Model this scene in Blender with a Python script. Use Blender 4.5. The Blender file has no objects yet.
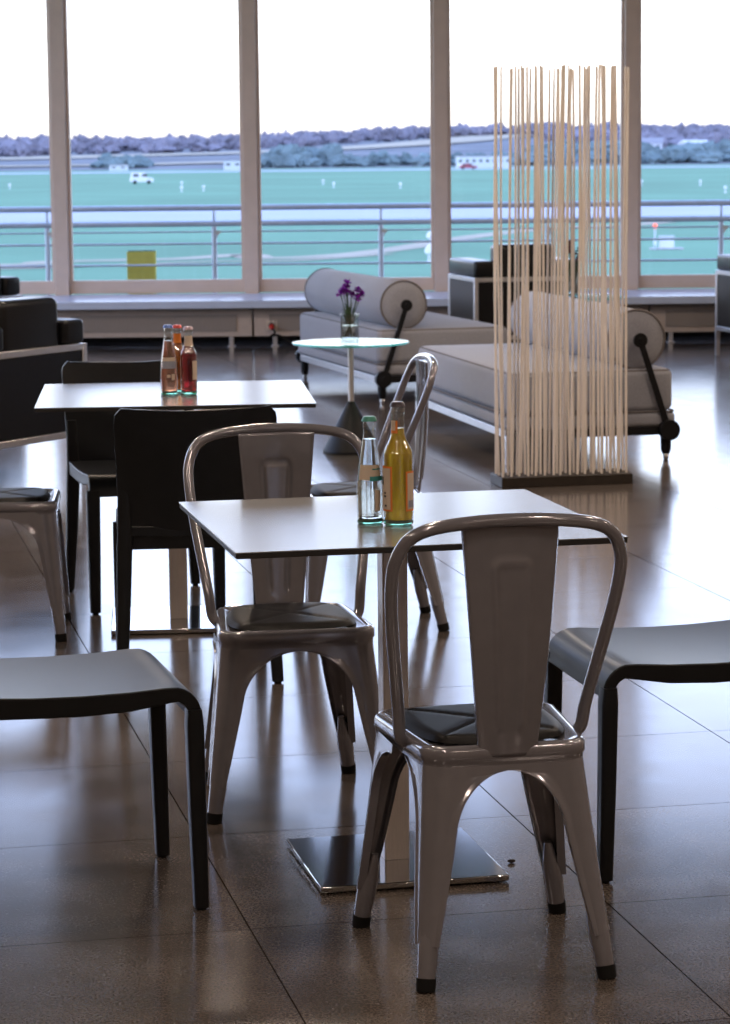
import bpy, math, random
from mathutils import Vector, Matrix
random.seed(7)
PI = math.pi
C = bpy.context.scene.collection

# ------------------------------------------------------------------ materials
def mat(name, col, rough=0.5, metal=0.0, var=0.0, vscale=20.0, bump=0.0, bscale=200.0,
        coat=0.0, sheen=0.0, spec=0.5, trans=0.0, ior=1.5, emit=None, estr=0.0, rvar=0.0, stretch=None, aniso=0.0):
    m = bpy.data.materials.new(name); m.use_nodes = True
    nt = m.node_tree; n = nt.nodes; l = nt.links
    b = n['Principled BSDF']
    b.inputs['Base Color'].default_value = (*col, 1)
    b.inputs['Roughness'].default_value = rough
    b.inputs['Metallic'].default_value = metal
    b.inputs['Coat Weight'].default_value = coat
    b.inputs['Coat Roughness'].default_value = 0.08
    b.inputs['Sheen Weight'].default_value = sheen
    b.inputs['Specular IOR Level'].default_value = spec
    b.inputs['Transmission Weight'].default_value = trans
    b.inputs['IOR'].default_value = ior
    b.inputs['Anisotropic'].default_value = aniso
    if emit:
        b.inputs['Emission Color'].default_value = (*emit, 1)
        b.inputs['Emission Strength'].default_value = estr
    tc = n.new('ShaderNodeTexCoord'); src = tc.outputs['Object']
    if stretch:
        mp = n.new('ShaderNodeMapping'); mp.inputs['Scale'].default_value = stretch
        l.new(src, mp.inputs['Vector']); src = mp.outputs['Vector']
    if var or rvar:
        t = n.new('ShaderNodeTexNoise'); t.inputs['Scale'].default_value = vscale
        t.inputs['Detail'].default_value = 6
        l.new(src, t.inputs['Vector'])
    if var:
        r = n.new('ShaderNodeValToRGB')
        r.color_ramp.elements[0].position = 0.3; r.color_ramp.elements[1].position = 0.7
        r.color_ramp.elements[0].color = (*[max(0, c*(1-var)) for c in col], 1)
        r.color_ramp.elements[1].color = (*[min(1, c*(1+var)) for c in col], 1)
        l.new(t.outputs['Fac'], r.inputs['Fac']); l.new(r.outputs['Color'], b.inputs['Base Color'])
    if rvar:
        mr = n.new('ShaderNodeMapRange')
        mr.inputs['To Min'].default_value = rough*(1-rvar); mr.inputs['To Max'].default_value = rough*(1+rvar)
        l.new(t.outputs['Fac'], mr.inputs['Value']); l.new(mr.outputs['Result'], b.inputs['Roughness'])
    if bump:
        t2 = n.new('ShaderNodeTexNoise'); t2.inputs['Scale'].default_value = bscale
        t2.inputs['Detail'].default_value = 3
        l.new(src, t2.inputs['Vector'])
        bp = n.new('ShaderNodeBump'); bp.inputs['Strength'].default_value = bump
        bp.inputs['Distance'].default_value = 0.002
        l.new(t2.outputs['Fac'], bp.inputs['Height']); l.new(bp.outputs['Normal'], b.inputs['Normal'])
    return m

def thin_glass(name, tint, base=0.04, edge=0.5, rough=0.02):
    m = bpy.data.materials.new(name); m.use_nodes = True
    nt = m.node_tree; n = nt.nodes; l = nt.links
    n.remove(n['Principled BSDF']); out = n['Material Output']
    tr = n.new('ShaderNodeBsdfTransparent'); tr.inputs['Color'].default_value = (*tint, 1)
    gl = n.new('ShaderNodeBsdfGlossy'); gl.inputs['Roughness'].default_value = rough
    fr = n.new('ShaderNodeLayerWeight'); fr.inputs['Blend'].default_value = 0.15
    mr = n.new('ShaderNodeMapRange'); mr.inputs['To Min'].default_value = base; mr.inputs['To Max'].default_value = edge
    l.new(fr.outputs['Facing'], mr.inputs['Value'])
    mx = n.new('ShaderNodeMixShader')
    l.new(mr.outputs['Result'], mx.inputs['Fac'])
    l.new(tr.outputs['BSDF'], mx.inputs[1]); l.new(gl.outputs['BSDF'], mx.inputs[2])
    l.new(mx.outputs['Shader'], out.inputs['Surface'])
    return m

def floor_mat():
    m = bpy.data.materials.new('polished_stone_tiles'); m.use_nodes = True
    nt = m.node_tree; n = nt.nodes; l = nt.links; b = n['Principled BSDF']
    tc = n.new('ShaderNodeTexCoord')
    mp = n.new('ShaderNodeMapping'); mp.vector_type = 'TEXTURE'
    mp.inputs['Location'].default_value = (-0.241, 5.201, 0); mp.inputs['Rotation'].default_value = (0, 0, math.radians(11.9))
    mp.inputs['Scale'].default_value = (0.755, 0.755, 1)
    l.new(tc.outputs['Object'], mp.inputs['Vector'])
    sp = n.new('ShaderNodeSeparateXYZ'); l.new(mp.outputs['Vector'], sp.inputs['Vector'])
    def M(op, a, bb=None):
        x = n.new('ShaderNodeMath'); x.operation = op
        if isinstance(a, (int, float)): x.inputs[0].default_value = a
        else: l.new(a, x.inputs[0])
        if bb is not None:
            if isinstance(bb, (int, float)): x.inputs[1].default_value = bb
            else: l.new(bb, x.inputs[1])
        return x.outputs[0]
    lines = []
    for ax in ('X', 'Y'):
        f = M('FRACT', sp.outputs[ax]); d = M('ABSOLUTE', M('SUBTRACT', f, 0.5))
        lines.append(M('GREATER_THAN', d, 0.5-0.0022 if ax == 'X' else 0.5-0.0018))
    grout = M('MAXIMUM', lines[0], lines[1])
    cb = n.new('ShaderNodeCombineXYZ')
    l.new(M('FLOOR', sp.outputs['X']), cb.inputs['X']); l.new(M('FLOOR', sp.outputs['Y']), cb.inputs['Y'])
    wn = n.new('ShaderNodeTexWhiteNoise'); wn.noise_dimensions = '2D'; l.new(cb.outputs['Vector'], wn.inputs['Vector'])
    fine = n.new('ShaderNodeTexNoise'); fine.inputs['Scale'].default_value = 170; fine.inputs['Detail'].default_value = 5
    l.new(tc.outputs['Object'], fine.inputs['Vector'])
    big = n.new('ShaderNodeTexNoise'); big.inputs['Scale'].default_value = 5; big.inputs['Detail'].default_value = 6
    l.new(tc.outputs['Object'], big.inputs['Vector'])
    r = n.new('ShaderNodeValToRGB'); e = r.color_ramp.elements
    e[0].position = .3; e[0].color = (0.050, 0.040, 0.034, 1); e[1].position = .72; e[1].color = (0.165, 0.135, 0.115, 1)
    l.new(fine.outputs['Fac'], r.inputs['Fac'])
    hs = n.new('ShaderNodeHueSaturation'); l.new(r.outputs['Color'], hs.inputs['Color'])
    l.new(M('ADD', M('MULTIPLY', wn.outputs['Value'], 0.24), M('ADD', 0.5, M('MULTIPLY', big.outputs['Fac'], 0.7))), hs.inputs['Value'])
    mx = n.new('ShaderNodeMix'); mx.data_type = 'RGBA'
    l.new(grout, mx.inputs['Factor']); l.new(hs.outputs['Color'], mx.inputs[6]); mx.inputs[7].default_value = (0.012, 0.010, 0.009, 1)
    l.new(mx.outputs[2], b.inputs['Base Color'])
    ro = M('ADD', 0.10, M('ADD', M('MULTIPLY', fine.outputs['Fac'], 0.02), M('MULTIPLY', big.outputs['Fac'], 0.09)))
    l.new(M('MAXIMUM', ro, M('MULTIPLY', grout, 0.8)), b.inputs['Roughness'])
    b.inputs['IOR'].default_value = 1.58
    l.new(M('MULTIPLY', M('SUBTRACT', 1.0, grout), 0.5), b.inputs['Specular IOR Level'])
    return m

MAT = {}
def setup_mats():
    g = MAT
    g['floor'] = floor_mat()
    g['lacquer'] = mat('grey_lacquered_steel', (0.27, 0.265, 0.30), 0.16, 0.5, 0.04, 30, coat=0.6)
    g['rubber'] = mat('black_rubber', (0.008, 0.008, 0.008), 0.7, spec=.2, var=0.2)
    g['pad'] = mat('black_seat_pad', (0.008, 0.0075, 0.0075), 0.5, spec=.2, var=0.25, vscale=40, bump=0.04, bscale=300)
    g['plastic'] = mat('black_moulded_plastic', (0.007, 0.008, 0.010), 0.36, spec=.4, var=0.2, bump=0.02, bscale=500)
    g['top'] = mat('grey_laminate', (0.17, 0.17, 0.175), 0.22, var=0.08, vscale=60)
    g['core'] = mat('dark_laminate_edge', (0.02, 0.018, 0.017), 0.5, var=0.2)
    g['steel'] = mat('brushed_steel', (0.72, 0.65, 0.60), 0.36, 0.7, 0.08, 30, stretch=(40, 40, 1))
    g['chrome'] = mat('polished_steel', (0.55, 0.55, 0.56), 0.08, 1.0, 0.03, 12)
    g['frame'] = mat('painted_window_frame', (0.72, 0.56, 0.45), 0.45, var=0.04, vscale=8)
    g['sill'] = mat('sky_tinted_sill_board', (0.58, 0.65, 0.80), 0.2, var=0.04, vscale=6)  # blue of the reflected sky put into the board colour
    g['radiator'] = mat('beige_radiator_paint', (0.52, 0.43, 0.37), 0.5, var=0.05)
    g['grille'] = mat('radiator_grille', (0.30, 0.26, 0.235), 0.55, var=0.1, vscale=200)
    g['wall'] = mat('warm_wall_paint', (0.26, 0.21, 0.17), 0.7, var=0.04, vscale=4)
    g['ceiling'] = mat('ceiling_panels', (0.42, 0.37, 0.32), 0.7, var=0.04, vscale=3)
    g['fabric'] = mat('grey_wool_fabric', (0.265, 0.27, 0.30), 0.9, var=0.10, vscale=120, bump=0.5, bscale=500, sheen=0.25)
    g['fabric2'] = mat('grey_wool_fabric_bolster', (0.285, 0.29, 0.325), 0.9, var=0.10, vscale=120, bump=0.5, bscale=500, sheen=0.25)
    g['piping'] = mat('dark_grey_piping', (0.14, 0.125, 0.12), 0.85, var=0.1)
    g['blackmetal'] = mat('black_painted_metal', (0.005, 0.005, 0.006), 0.45, spec=.25, var=0.15)
    g['alu'] = mat('satin_aluminium', (0.62, 0.61, 0.62), 0.35, 0.9, 0.05)
    g['leather'] = mat('black_leather', (0.005, 0.005, 0.006), 0.30, spec=.32, var=0.25, vscale=80, bump=0.04, bscale=250)
    g['lath'] = mat('pale_wood_lath', (0.80, 0.73, 0.66), 0.5, var=0.08, vscale=9, stretch=(6, 6, .6))
    g['base'] = mat('dark_wood_base', (0.022, 0.016, 0.012), 0.4, var=0.3, vscale=25, stretch=(1, 8, 1))
    g['tglass'] = thin_glass('clear_table_glass', (0.72, 0.93, 0.90), 0.08, 0.75)
    g['gedge'] = mat('green_glass_edge', (0.10, 0.55, 0.50), 0.1, var=0.05, trans=0.35, ior=1.5)
    g['pane'] = thin_glass('window_pane_glass', (0.965, 0.985, 0.985), 0.015, 0.5)
    g['bglass'] = thin_glass('clear_bottle_glass', (0.94, 0.98, 0.97), 0.16, 0.95, .06)
    g['bbase'] = mat('green_tinted_glass', (0.35, 0.85, 0.66), 0.06, var=0.05, trans=0.9, ior=1.5)
    g['water'] = mat('clear_water', (0.97, 0.99, 1.0), 0.0, trans=1.0, ior=1.33)
    g['juice'] = mat('orange_juice', (0.95, 0.60, 0.04), 0.25, var=0.04, vscale=14, trans=0.45, ior=1.34)
    g['pink'] = mat('orange_pink_lemonade', (1.0, 0.44, 0.27), 0.2, var=0.03, trans=0.88, ior=1.34)
    g['orange'] = mat('blood_orange_drink', (1.0, 0.30, 0.06), 0.2, var=0.03, trans=0.8, ior=1.34)
    g['red'] = mat('dark_red_drink', (0.50, 0.02, 0.03), 0.1, var=0.05, trans=0.85, ior=1.34)
    g['label'] = mat('cream_paper_label', (0.66, 0.54, 0.43), 0.6, var=0.05)
    g['labelorange'] = mat('orange_paper_border', (0.85, 0.25, 0.04), 0.6, var=0.05)
    g['labelteal'] = mat('teal_paper_band', (0.05, 0.30, 0.30), 0.6, var=0.05)
    g['labelgrey'] = mat('grey_printed_paper', (0.30, 0.32, 0.40), 0.6, var=0.1)
    g['ink'] = mat('dark_print', (0.05, 0.04, 0.04), 0.6, var=0.1)
    g['capgreen'] = mat('green_crown_cap', (0.05, 0.22, 0.17), 0.35, 0.3, var=0.05)
    g['capdark'] = mat('dark_crown_cap', (0.06, 0.05, 0.06), 0.3, 0.5, var=0.05)
    g['capblue'] = mat('blue_crown_cap', (0.09, 0.16, 0.42), 0.3, 0.3, var=0.05)
    g['capred'] = mat('red_crown_cap', (0.55, 0.07, 0.06), 0.3, 0.3, var=0.05)
    g['cappink'] = mat('mauve_crown_cap', (0.45, 0.33, 0.36), 0.3, 0.4, var=0.05)
    g['petal'] = mat('purple_petals', (0.30, 0.03, 0.45), 0.6, var=0.35, vscale=90)
    g['darkpetal'] = mat('dark_red_petals', (0.14, 0.012, 0.03), 0.6, var=0.35, vscale=90)
    g['leaf'] = mat('green_stems', (0.035, 0.07, 0.02), 0.55, var=0.3, vscale=60)
    g['redplug'] = mat('red_plug_plastic', (0.55, 0.03, 0.02), 0.4, var=0.05)
    g['white'] = mat('white_socket_plastic', (0.62, 0.52, 0.42), 0.4, var=0.03)
    g['rail'] = mat('galvanised_railing', (0.58, 0.65, 0.80), 0.35, 0.4, var=0.06)
    g['yellow'] = mat('yellow_board', (0.74, 0.68, 0.14), 0.5, var=0.05)
    g['concrete'] = mat('balcony_concrete', (0.42, 0.42, 0.46), 0.7, var=0.1, vscale=3)
    g['grass'] = mat('airfield_grass', (0.165, 0.32, 0.22), 0.95, var=0.13, vscale=0.035, spec=0.1)
    g['hill'] = mat('hazy_hill_fields', (0.20, 0.215, 0.25), 0.95, var=0.25, vscale=0.02, spec=0.1)  # bluish haze of the distance put into the field colour
    g['tan'] = mat('tan_ground', (0.46, 0.41, 0.34), 0.9, var=0.1, vscale=0.1, spec=0.1)
    g['runway'] = mat('sky_tinted_runway', (0.44, 0.46, 0.56), 0.8, var=0.08, vscale=0.08, spec=0.3)  # pale sky reflection mixed into the paving colour
    g['trees'] = mat('hazy_bare_spring_trees', (0.225, 0.215, 0.27), 0.95, var=0.30, vscale=0.05, spec=0.05)  # distance haze is mixed into the colour of the bare trees
    g['trees2'] = mat('hazy_green_spring_trees', (0.17, 0.23, 0.25), 0.95, var=0.35, vscale=0.06, spec=0.05)  # blue-grey haze put into the foliage colour
    g['bwhite'] = mat('white_render', (0.62, 0.65, 0.72), 0.7, var=0.04)
    g['broof'] = mat('grey_roofing', (0.30, 0.30, 0.36), 0.6, var=0.08)
    g['bwin'] = mat('dark_window_glass', (0.06, 0.07, 0.09), 0.15, var=0.1)
    g['carred'] = mat('red_car_paint', (0.32, 0.05, 0.09), 0.3, var=0.05, coat=0.5)
    g['carwhite'] = mat('white_van_paint', (0.72, 0.74, 0.80), 0.35, var=0.04, coat=0.4)
    g['lampon'] = mat('lit_lamp_diffuser', (0.9, 0.8, 0.7), 0.5, emit=(1, .74, .48), estr=3.0)
    g['lampred'] = mat('red_marker_lamp', (0.8, 0.1, 0.05), 0.4, emit=(1, .15, .08), estr=1.2)
    g['lampcase'] = mat('lamp_housing', (0.5, 0.5, 0.5), 0.4, 0.6, var=0.04)
    g['crumb'] = mat('dark_crumb', (0.02, 0.012, 0.01), 0.8, var=0.3)
setup_mats()

# ------------------------------------------------------------------ mesh builder
class MB:
    def __init__(s): s.v = []; s.f = []
    def grid(s, rows, close_u=False, close_v=False, cap=False):
        o = len(s.v); nr = len(rows); nc = len(rows[0])
        for r in rows: s.v += [tuple(p) for p in r]
        for i in range(nr if close_v else nr-1):
            for j in range(nc if close_u else nc-1):
                a = o+i*nc+j; b = o+i*nc+(j+1) % nc; c = o+((i+1) % nr)*nc+(j+1) % nc; d = o+((i+1) % nr)*nc+j
                s.f.append((a, b, c, d))
        if cap:
            s.f.append(tuple(o+j for j in reversed(range(nc)))); s.f.append(tuple(o+(nr-1)*nc+j for j in range(nc)))
        return s
    def box(s, c, d, M=None):
        o = len(s.v)
        for z in (-.5, .5):
            for x, y in ((-.5, -.5), (.5, -.5), (.5, .5), (-.5, .5)):
                p = Vector((x*d[0], y*d[1], z*d[2]))
                if M is not None: p = M @ p
                s.v.append((c[0]+p.x, c[1]+p.y, c[2]+p.z))
        for q in ((3, 2, 1, 0), (4, 5, 6, 7), (0, 1, 5, 4), (1, 2, 6, 5), (2, 3, 7, 6), (3, 0, 4, 7)):
            s.f.append(tuple(o+i for i in q))
        return s
    def tube(s, pts, r, seg=12, cap=True):
        pts = [Vector(p) for p in pts]; n = len(pts)
        rr = r if isinstance(r, (list, tuple)) else [r]*n
        T = []
        for i in range(n):
            t = pts[min(i+1, n-1)]-pts[max(i-1, 0)]; T.append(t.normalized())
        up = Vector((0, 0, 1)) if abs(T[0].z) < .9 else Vector((1, 0, 0))
        N = (up-T[0]*up.dot(T[0])).normalized(); rows = []
        for i in range(n):
            N = (N-T[i]*N.dot(T[i])).normalized(); B = T[i].cross(N)
            rows.append([pts[i]+(N*math.cos(a)+B*math.sin(a))*rr[i] for a in [2*PI*k/seg for k in range(seg)]])
        return s.grid(rows, close_u=True, cap=cap)
    def lathe(s, prof, c=(0, 0, 0), seg=24, cap=False):
        rows = [[(c[0]+r*math.cos(2*PI*k/seg), c[1]+r*math.sin(2*PI*k/seg), c[2]+z) for k in range(seg)] for r, z in prof]
        return s.grid(rows, close_u=True, cap=cap)
    def prism(s, poly, z0, z1):
        return s.grid([[(x, y, z0) for x, y in poly], [(x, y, z1) for x, y in poly]], close_u=True, cap=True)
    def build(s, name, m, parent=None, smooth=35, bevel=0.0, bseg=2, solid=0.0):
        me = bpy.data.meshes.new(name); me.from_pydata(s.v, [], s.f); me.update()
        import bmesh
        bm = bmesh.new(); bm.from_mesh(me); bmesh.ops.recalc_face_normals(bm, faces=bm.faces); bm.to_mesh(me); bm.free()
        me.materials.append(m)
        if smooth:
            for p in me.polygons: p.use_smooth = True
            me.set_sharp_from_angle(angle=math.radians(smooth))
        o = bpy.data.objects.new(name, me); C.objects.link(o)
        if parent is not None: o.parent = parent
        if solid:
            md = o.modifiers.new('thickness', 'SOLIDIFY'); md.thickness = solid; md.offset = 0
        if bevel:
            md = o.modifiers.new('edges', 'BEVEL'); md.width = bevel; md.segments = bseg; md.limit_method = 'ANGLE'; md.angle_limit = math.radians(40)
        return o

def tag(o, label=None, cat=None, group=None, kind=None):
    if label: o['label'] = label
    if cat: o['category'] = cat
    if group: o['group'] = group
    if kind: o['kind'] = kind
    return o
def thing(name, label, cat, loc=(0, 0, 0), rz=0, group=None):
    o = bpy.data.objects.new(name, None); C.objects.link(o); o.empty_display_size = .1
    o.location = loc; o.rotation_euler = (0, 0, math.radians(rz))
    return tag(o, label, cat, group)
KIDS = {}
def kids(o): return [c for c in bpy.data.objects if c.parent == o]
def copy_tree(o, parent=None):
    c = o.copy(); C.objects.link(c)
    if parent is not None: c.parent = parent
    for ch in kids(o): copy_tree(ch, c)
    return c
def place(proto, used, loc, rz, label, group=None):
    o = proto if not used else copy_tree(proto)
    o.location = loc; o.rotation_euler = (0, 0, math.radians(rz)); o['label'] = label
    if group: o['group'] = group
    return o
def struct(name, mb, m, parent=None, **k):
    o = mb.build(name, m, parent, **k)
    if parent is None: o['kind'] = 'structure'
    return o
def catmull(pts, n=8, closed=False):
    P = [Vector(p) for p in pts]; out = []
    N = len(P)
    for i in range(N if closed else N-1):
        if closed: p0, p1, p2, p3 = P[i-1], P[i], P[(i+1) % N], P[(i+2) % N]
        else:
            p1, p2 = P[i], P[i+1]
            p0 = P[i-1] if i else p1*2-p2; p3 = P[i+2] if i+2 < N else p2*2-p1
        for k in range(n):
            t = k/n
            out.append(.5*((2*p1)+(p2-p0)*t+(2*p0-5*p1+4*p2-p3)*t*t+(3*p1-p0-3*p2+p3)*t**3))
    if not closed: out.append(P[-1])
    return out
def rrect(w, d, r, seg=6):
    out = []
    for cx, cy, a0 in ((w/2-r, d/2-r, 0), (-w/2+r, d/2-r, 90), (-w/2+r, -d/2+r, 180), (w/2-r, -d/2+r, 270)):
        for k in range(seg+1):
            a = math.radians(a0+90*k/seg); out.append((cx+r*math.cos(a), cy+r*math.sin(a)))
    return out
def lerp(a, b, t): return a+(b-a)*t

# ------------------------------------------------------------------ setting: room
YG = 22.35              # window plane
HC = 4.5               # ceiling
XL, XR, YB = -6.0, 7.2, -4.0
struct('floor', MB().box((.6, 10, -.1), (13.6, 29, .2)), MAT['floor'], smooth=0)
struct('ceiling', MB().box((.6, 9.4, HC+.1), (13.6, 27.2, .2)), MAT['ceiling'], smooth=0)
struct('wall_back', MB().box((.6, YB-.1, HC/2), (13.6, .2, HC)), MAT['wall'], smooth=0)
struct('wall_right', MB().box((XR+.1, 9.3, HC/2), (.2, 26.6, HC)), MAT['wall'], smooth=0)
# window wall
struct('wall_front', MB().box((.6, YG+.1, .14), (13.6, .24, .28)).box((.6, YG+.1, HC-.11), (13.6, .24, .22)), MAT['wall'], smooth=0)
MX = [-2.517+1.589*k for k in range(-2, 7)]
MX = [x for x in MX if XL < x < XR]
for x in MX:
    struct('trim_%d' % (MX.index(x)+1), MB().box((x, YG-.03, (.36+4.3)/2), (.118, .16, 3.94)), MAT['frame'], bevel=.006)
edges = [XL]+MX+[XR]
for i in range(len(edges)-1):
    x0 = edges[i]+(.059 if i else 0); x1 = edges[i+1]-(.059 if i < len(edges)-2 else 0)
    xc = (x0+x1)/2; w = x1-x0-.004
    f = MB(); zb, zt = .385, 4.29
    f.box((xc, YG, zb+.055), (w, .09, .11)).box((xc, YG, zt-.04), (w, .09, .08))
    f.box((x0+.014, YG, (zb+zt)/2), (.024, .09, zt-zb-.2)).box((x1-.014, YG, (zb+zt)/2), (.024, .09, zt-zb-.2))
    fo = struct('window_%d' % (i+1), f, MAT['frame'], bevel=.004)
    MB().box((xc, YG+.01, (zb+zt)/2), (w-.04, .008, zt-zb-.18)).build('pane', MAT['pane'], fo, smooth=0)
# low heating bench under the windows
struct('trim_20', MB().box((.6, 21.72, .365), (13.1, 1.16, .03)).box((.6, 21.15, .350), (13.1, .03, .062)), MAT['sill'], bevel=.006)
rx = [-2.525+1.591*k for k in range(-2, 6)]
radlabels = ['long beige radiator bench under the window at the far left corner', 'beige radiator bench unit behind the black armchairs',
  'beige radiator bench unit behind the far cafe table and its bottles', 'beige radiator bench unit with a red plug at its left end, behind the daybed',
  'beige radiator bench unit hidden behind the slatted divider and armchair', 'beige radiator bench unit beside the armchair at the right edge of the frame',
  'beige radiator bench unit beyond the right edge armchair', 'beige radiator bench unit in the right corner']
for i, x in enumerate(rx):
    xx = x+.05+.795
    if xx+.79 > XR or i == 0 or i > 5: continue
    t = thing('radiator', radlabels[i], 'radiator', (xx, 21.3, 0), 0, 'radiator units under the windows')
    MB().box((0, .1, .2025), (1.575, .22, .235)).box((0, -.013, .302), (1.575, .012, .016)).build('casing', MAT['radiator'], t, bevel=.004)
    g = MB().box((0, -.014, .195), (1.33, .012, .135))
    for k in range(40): g.box((-.65+1.3*k/39, -.021, .195), (.012, .006, .12))
    g.build('grille', MAT['grille'], t, smooth=0)
    for sx in (-.62, .62):
        MB().box((sx, .03, .045), (.035, .05, .085)).box((sx, .03, .005), (.06, .08, .010)).build('leg', MAT['alu'], t, bevel=.002)
struct('baseboard_front', MB().box((.6, 22.18, .06), (13.1, .03, .12)), MAT['core'], smooth=0)
# left wall of windows (outside the frame)
struct('wall_left', MB().box((XL-.1, 9.3, .15), (.2, 26.6, .3)).box((XL-.1, 9.3, HC-.1), (.2, 26.6, .2)).box((XL-.1, 3.0, HC/2), (.2, 14, HC-.5)), MAT['wall'], smooth=0)
for i in range(7):
    y0 = 10.0+i*1.76; yc = y0+.88
    f = MB()
    f.box((XL-.05, yc, .36), (.1, 1.74, .11)).box((XL-.05, yc, 4.25), (.1, 1.74, .08))
    f.box((XL-.05, y0+.05, 2.3), (.14, .1, 3.8)).box((XL-.05, y0+1.71, 2.3), (.14, .1, 3.8))
    fo = struct('window_%d' % (20+i), f, MAT['frame'], bevel=.004)
    MB().box((XL-.05, yc, 2.3), (.008, 1.56, 3.8)).build('pane', MAT['pane'], fo, smooth=0)

# socket, plug and cable on the bench front
t = thing('wall_socket', 'small cream power socket on the radiator bench left of the daybed', 'socket', (-.735, 21.283, .170))
MB().box((0, 0, 0), (.085, .014, .085)).build('cover_plate', MAT['white'], t, bevel=.004)
MB().tube([(0, -.002, 0), (0, -.012, 0)], .026, 16).build('socket_insert', MAT['ink'], t)
t = thing('power_plug', 'red power plug with a dark cable, in the socket beside the daybed', 'plug', (-.735, 21.255, .168))
MB().tube([(0, .014, 0), (0, -.015, -.004), (.012, -.04, -.02)], [.02, .022, .014], 12).build('plug_body', MAT['redplug'], t)
MB().tube(catmull([(.012, -.04, -.02), (.03, -.06, -.05), (-.005, -.06, -.075), (.06, -.06, -.07), (.14, -.06, -.12), (.26, -.04, -.160)], 8), .008, 8).build('cable', MAT['blackmetal'], t)

# ceiling lamps (round downlights, above the frame)
k = 0
for y in (-2.0, 2.0, 6.0, 10.0, 14.0):
    for x in (-4, -.6, 2.8, 5.8):
        t = thing('ceiling_lamp', 'round warm ceiling downlight above the cafe seating', 'lamp', (x, y, HC), 0, 'ceiling downlights')
        MB().lathe([(.0, -.001), (.17, -.001), (.18, -.03), (.15, -.05), (.14, -.03), (.0, -.03)]).build('lamp_housing', MAT['lampcase'], t)
        MB().lathe([(.0, -.036), (.138, -.036), (.138, -.030), (0, -.030)]).build('diffuser', MAT['lampon'], t)
        ld = bpy.data.lights.new('downlight', 'AREA'); ld.shape = 'DISK'; ld.size = .26; ld.color = (1, .80, .64); ld.energy = 46 if y > 9 else 26
        lo = bpy.data.objects.new('downlight', ld); C.objects.link(lo); lo.location = (x, y, HC-.06)

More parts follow.
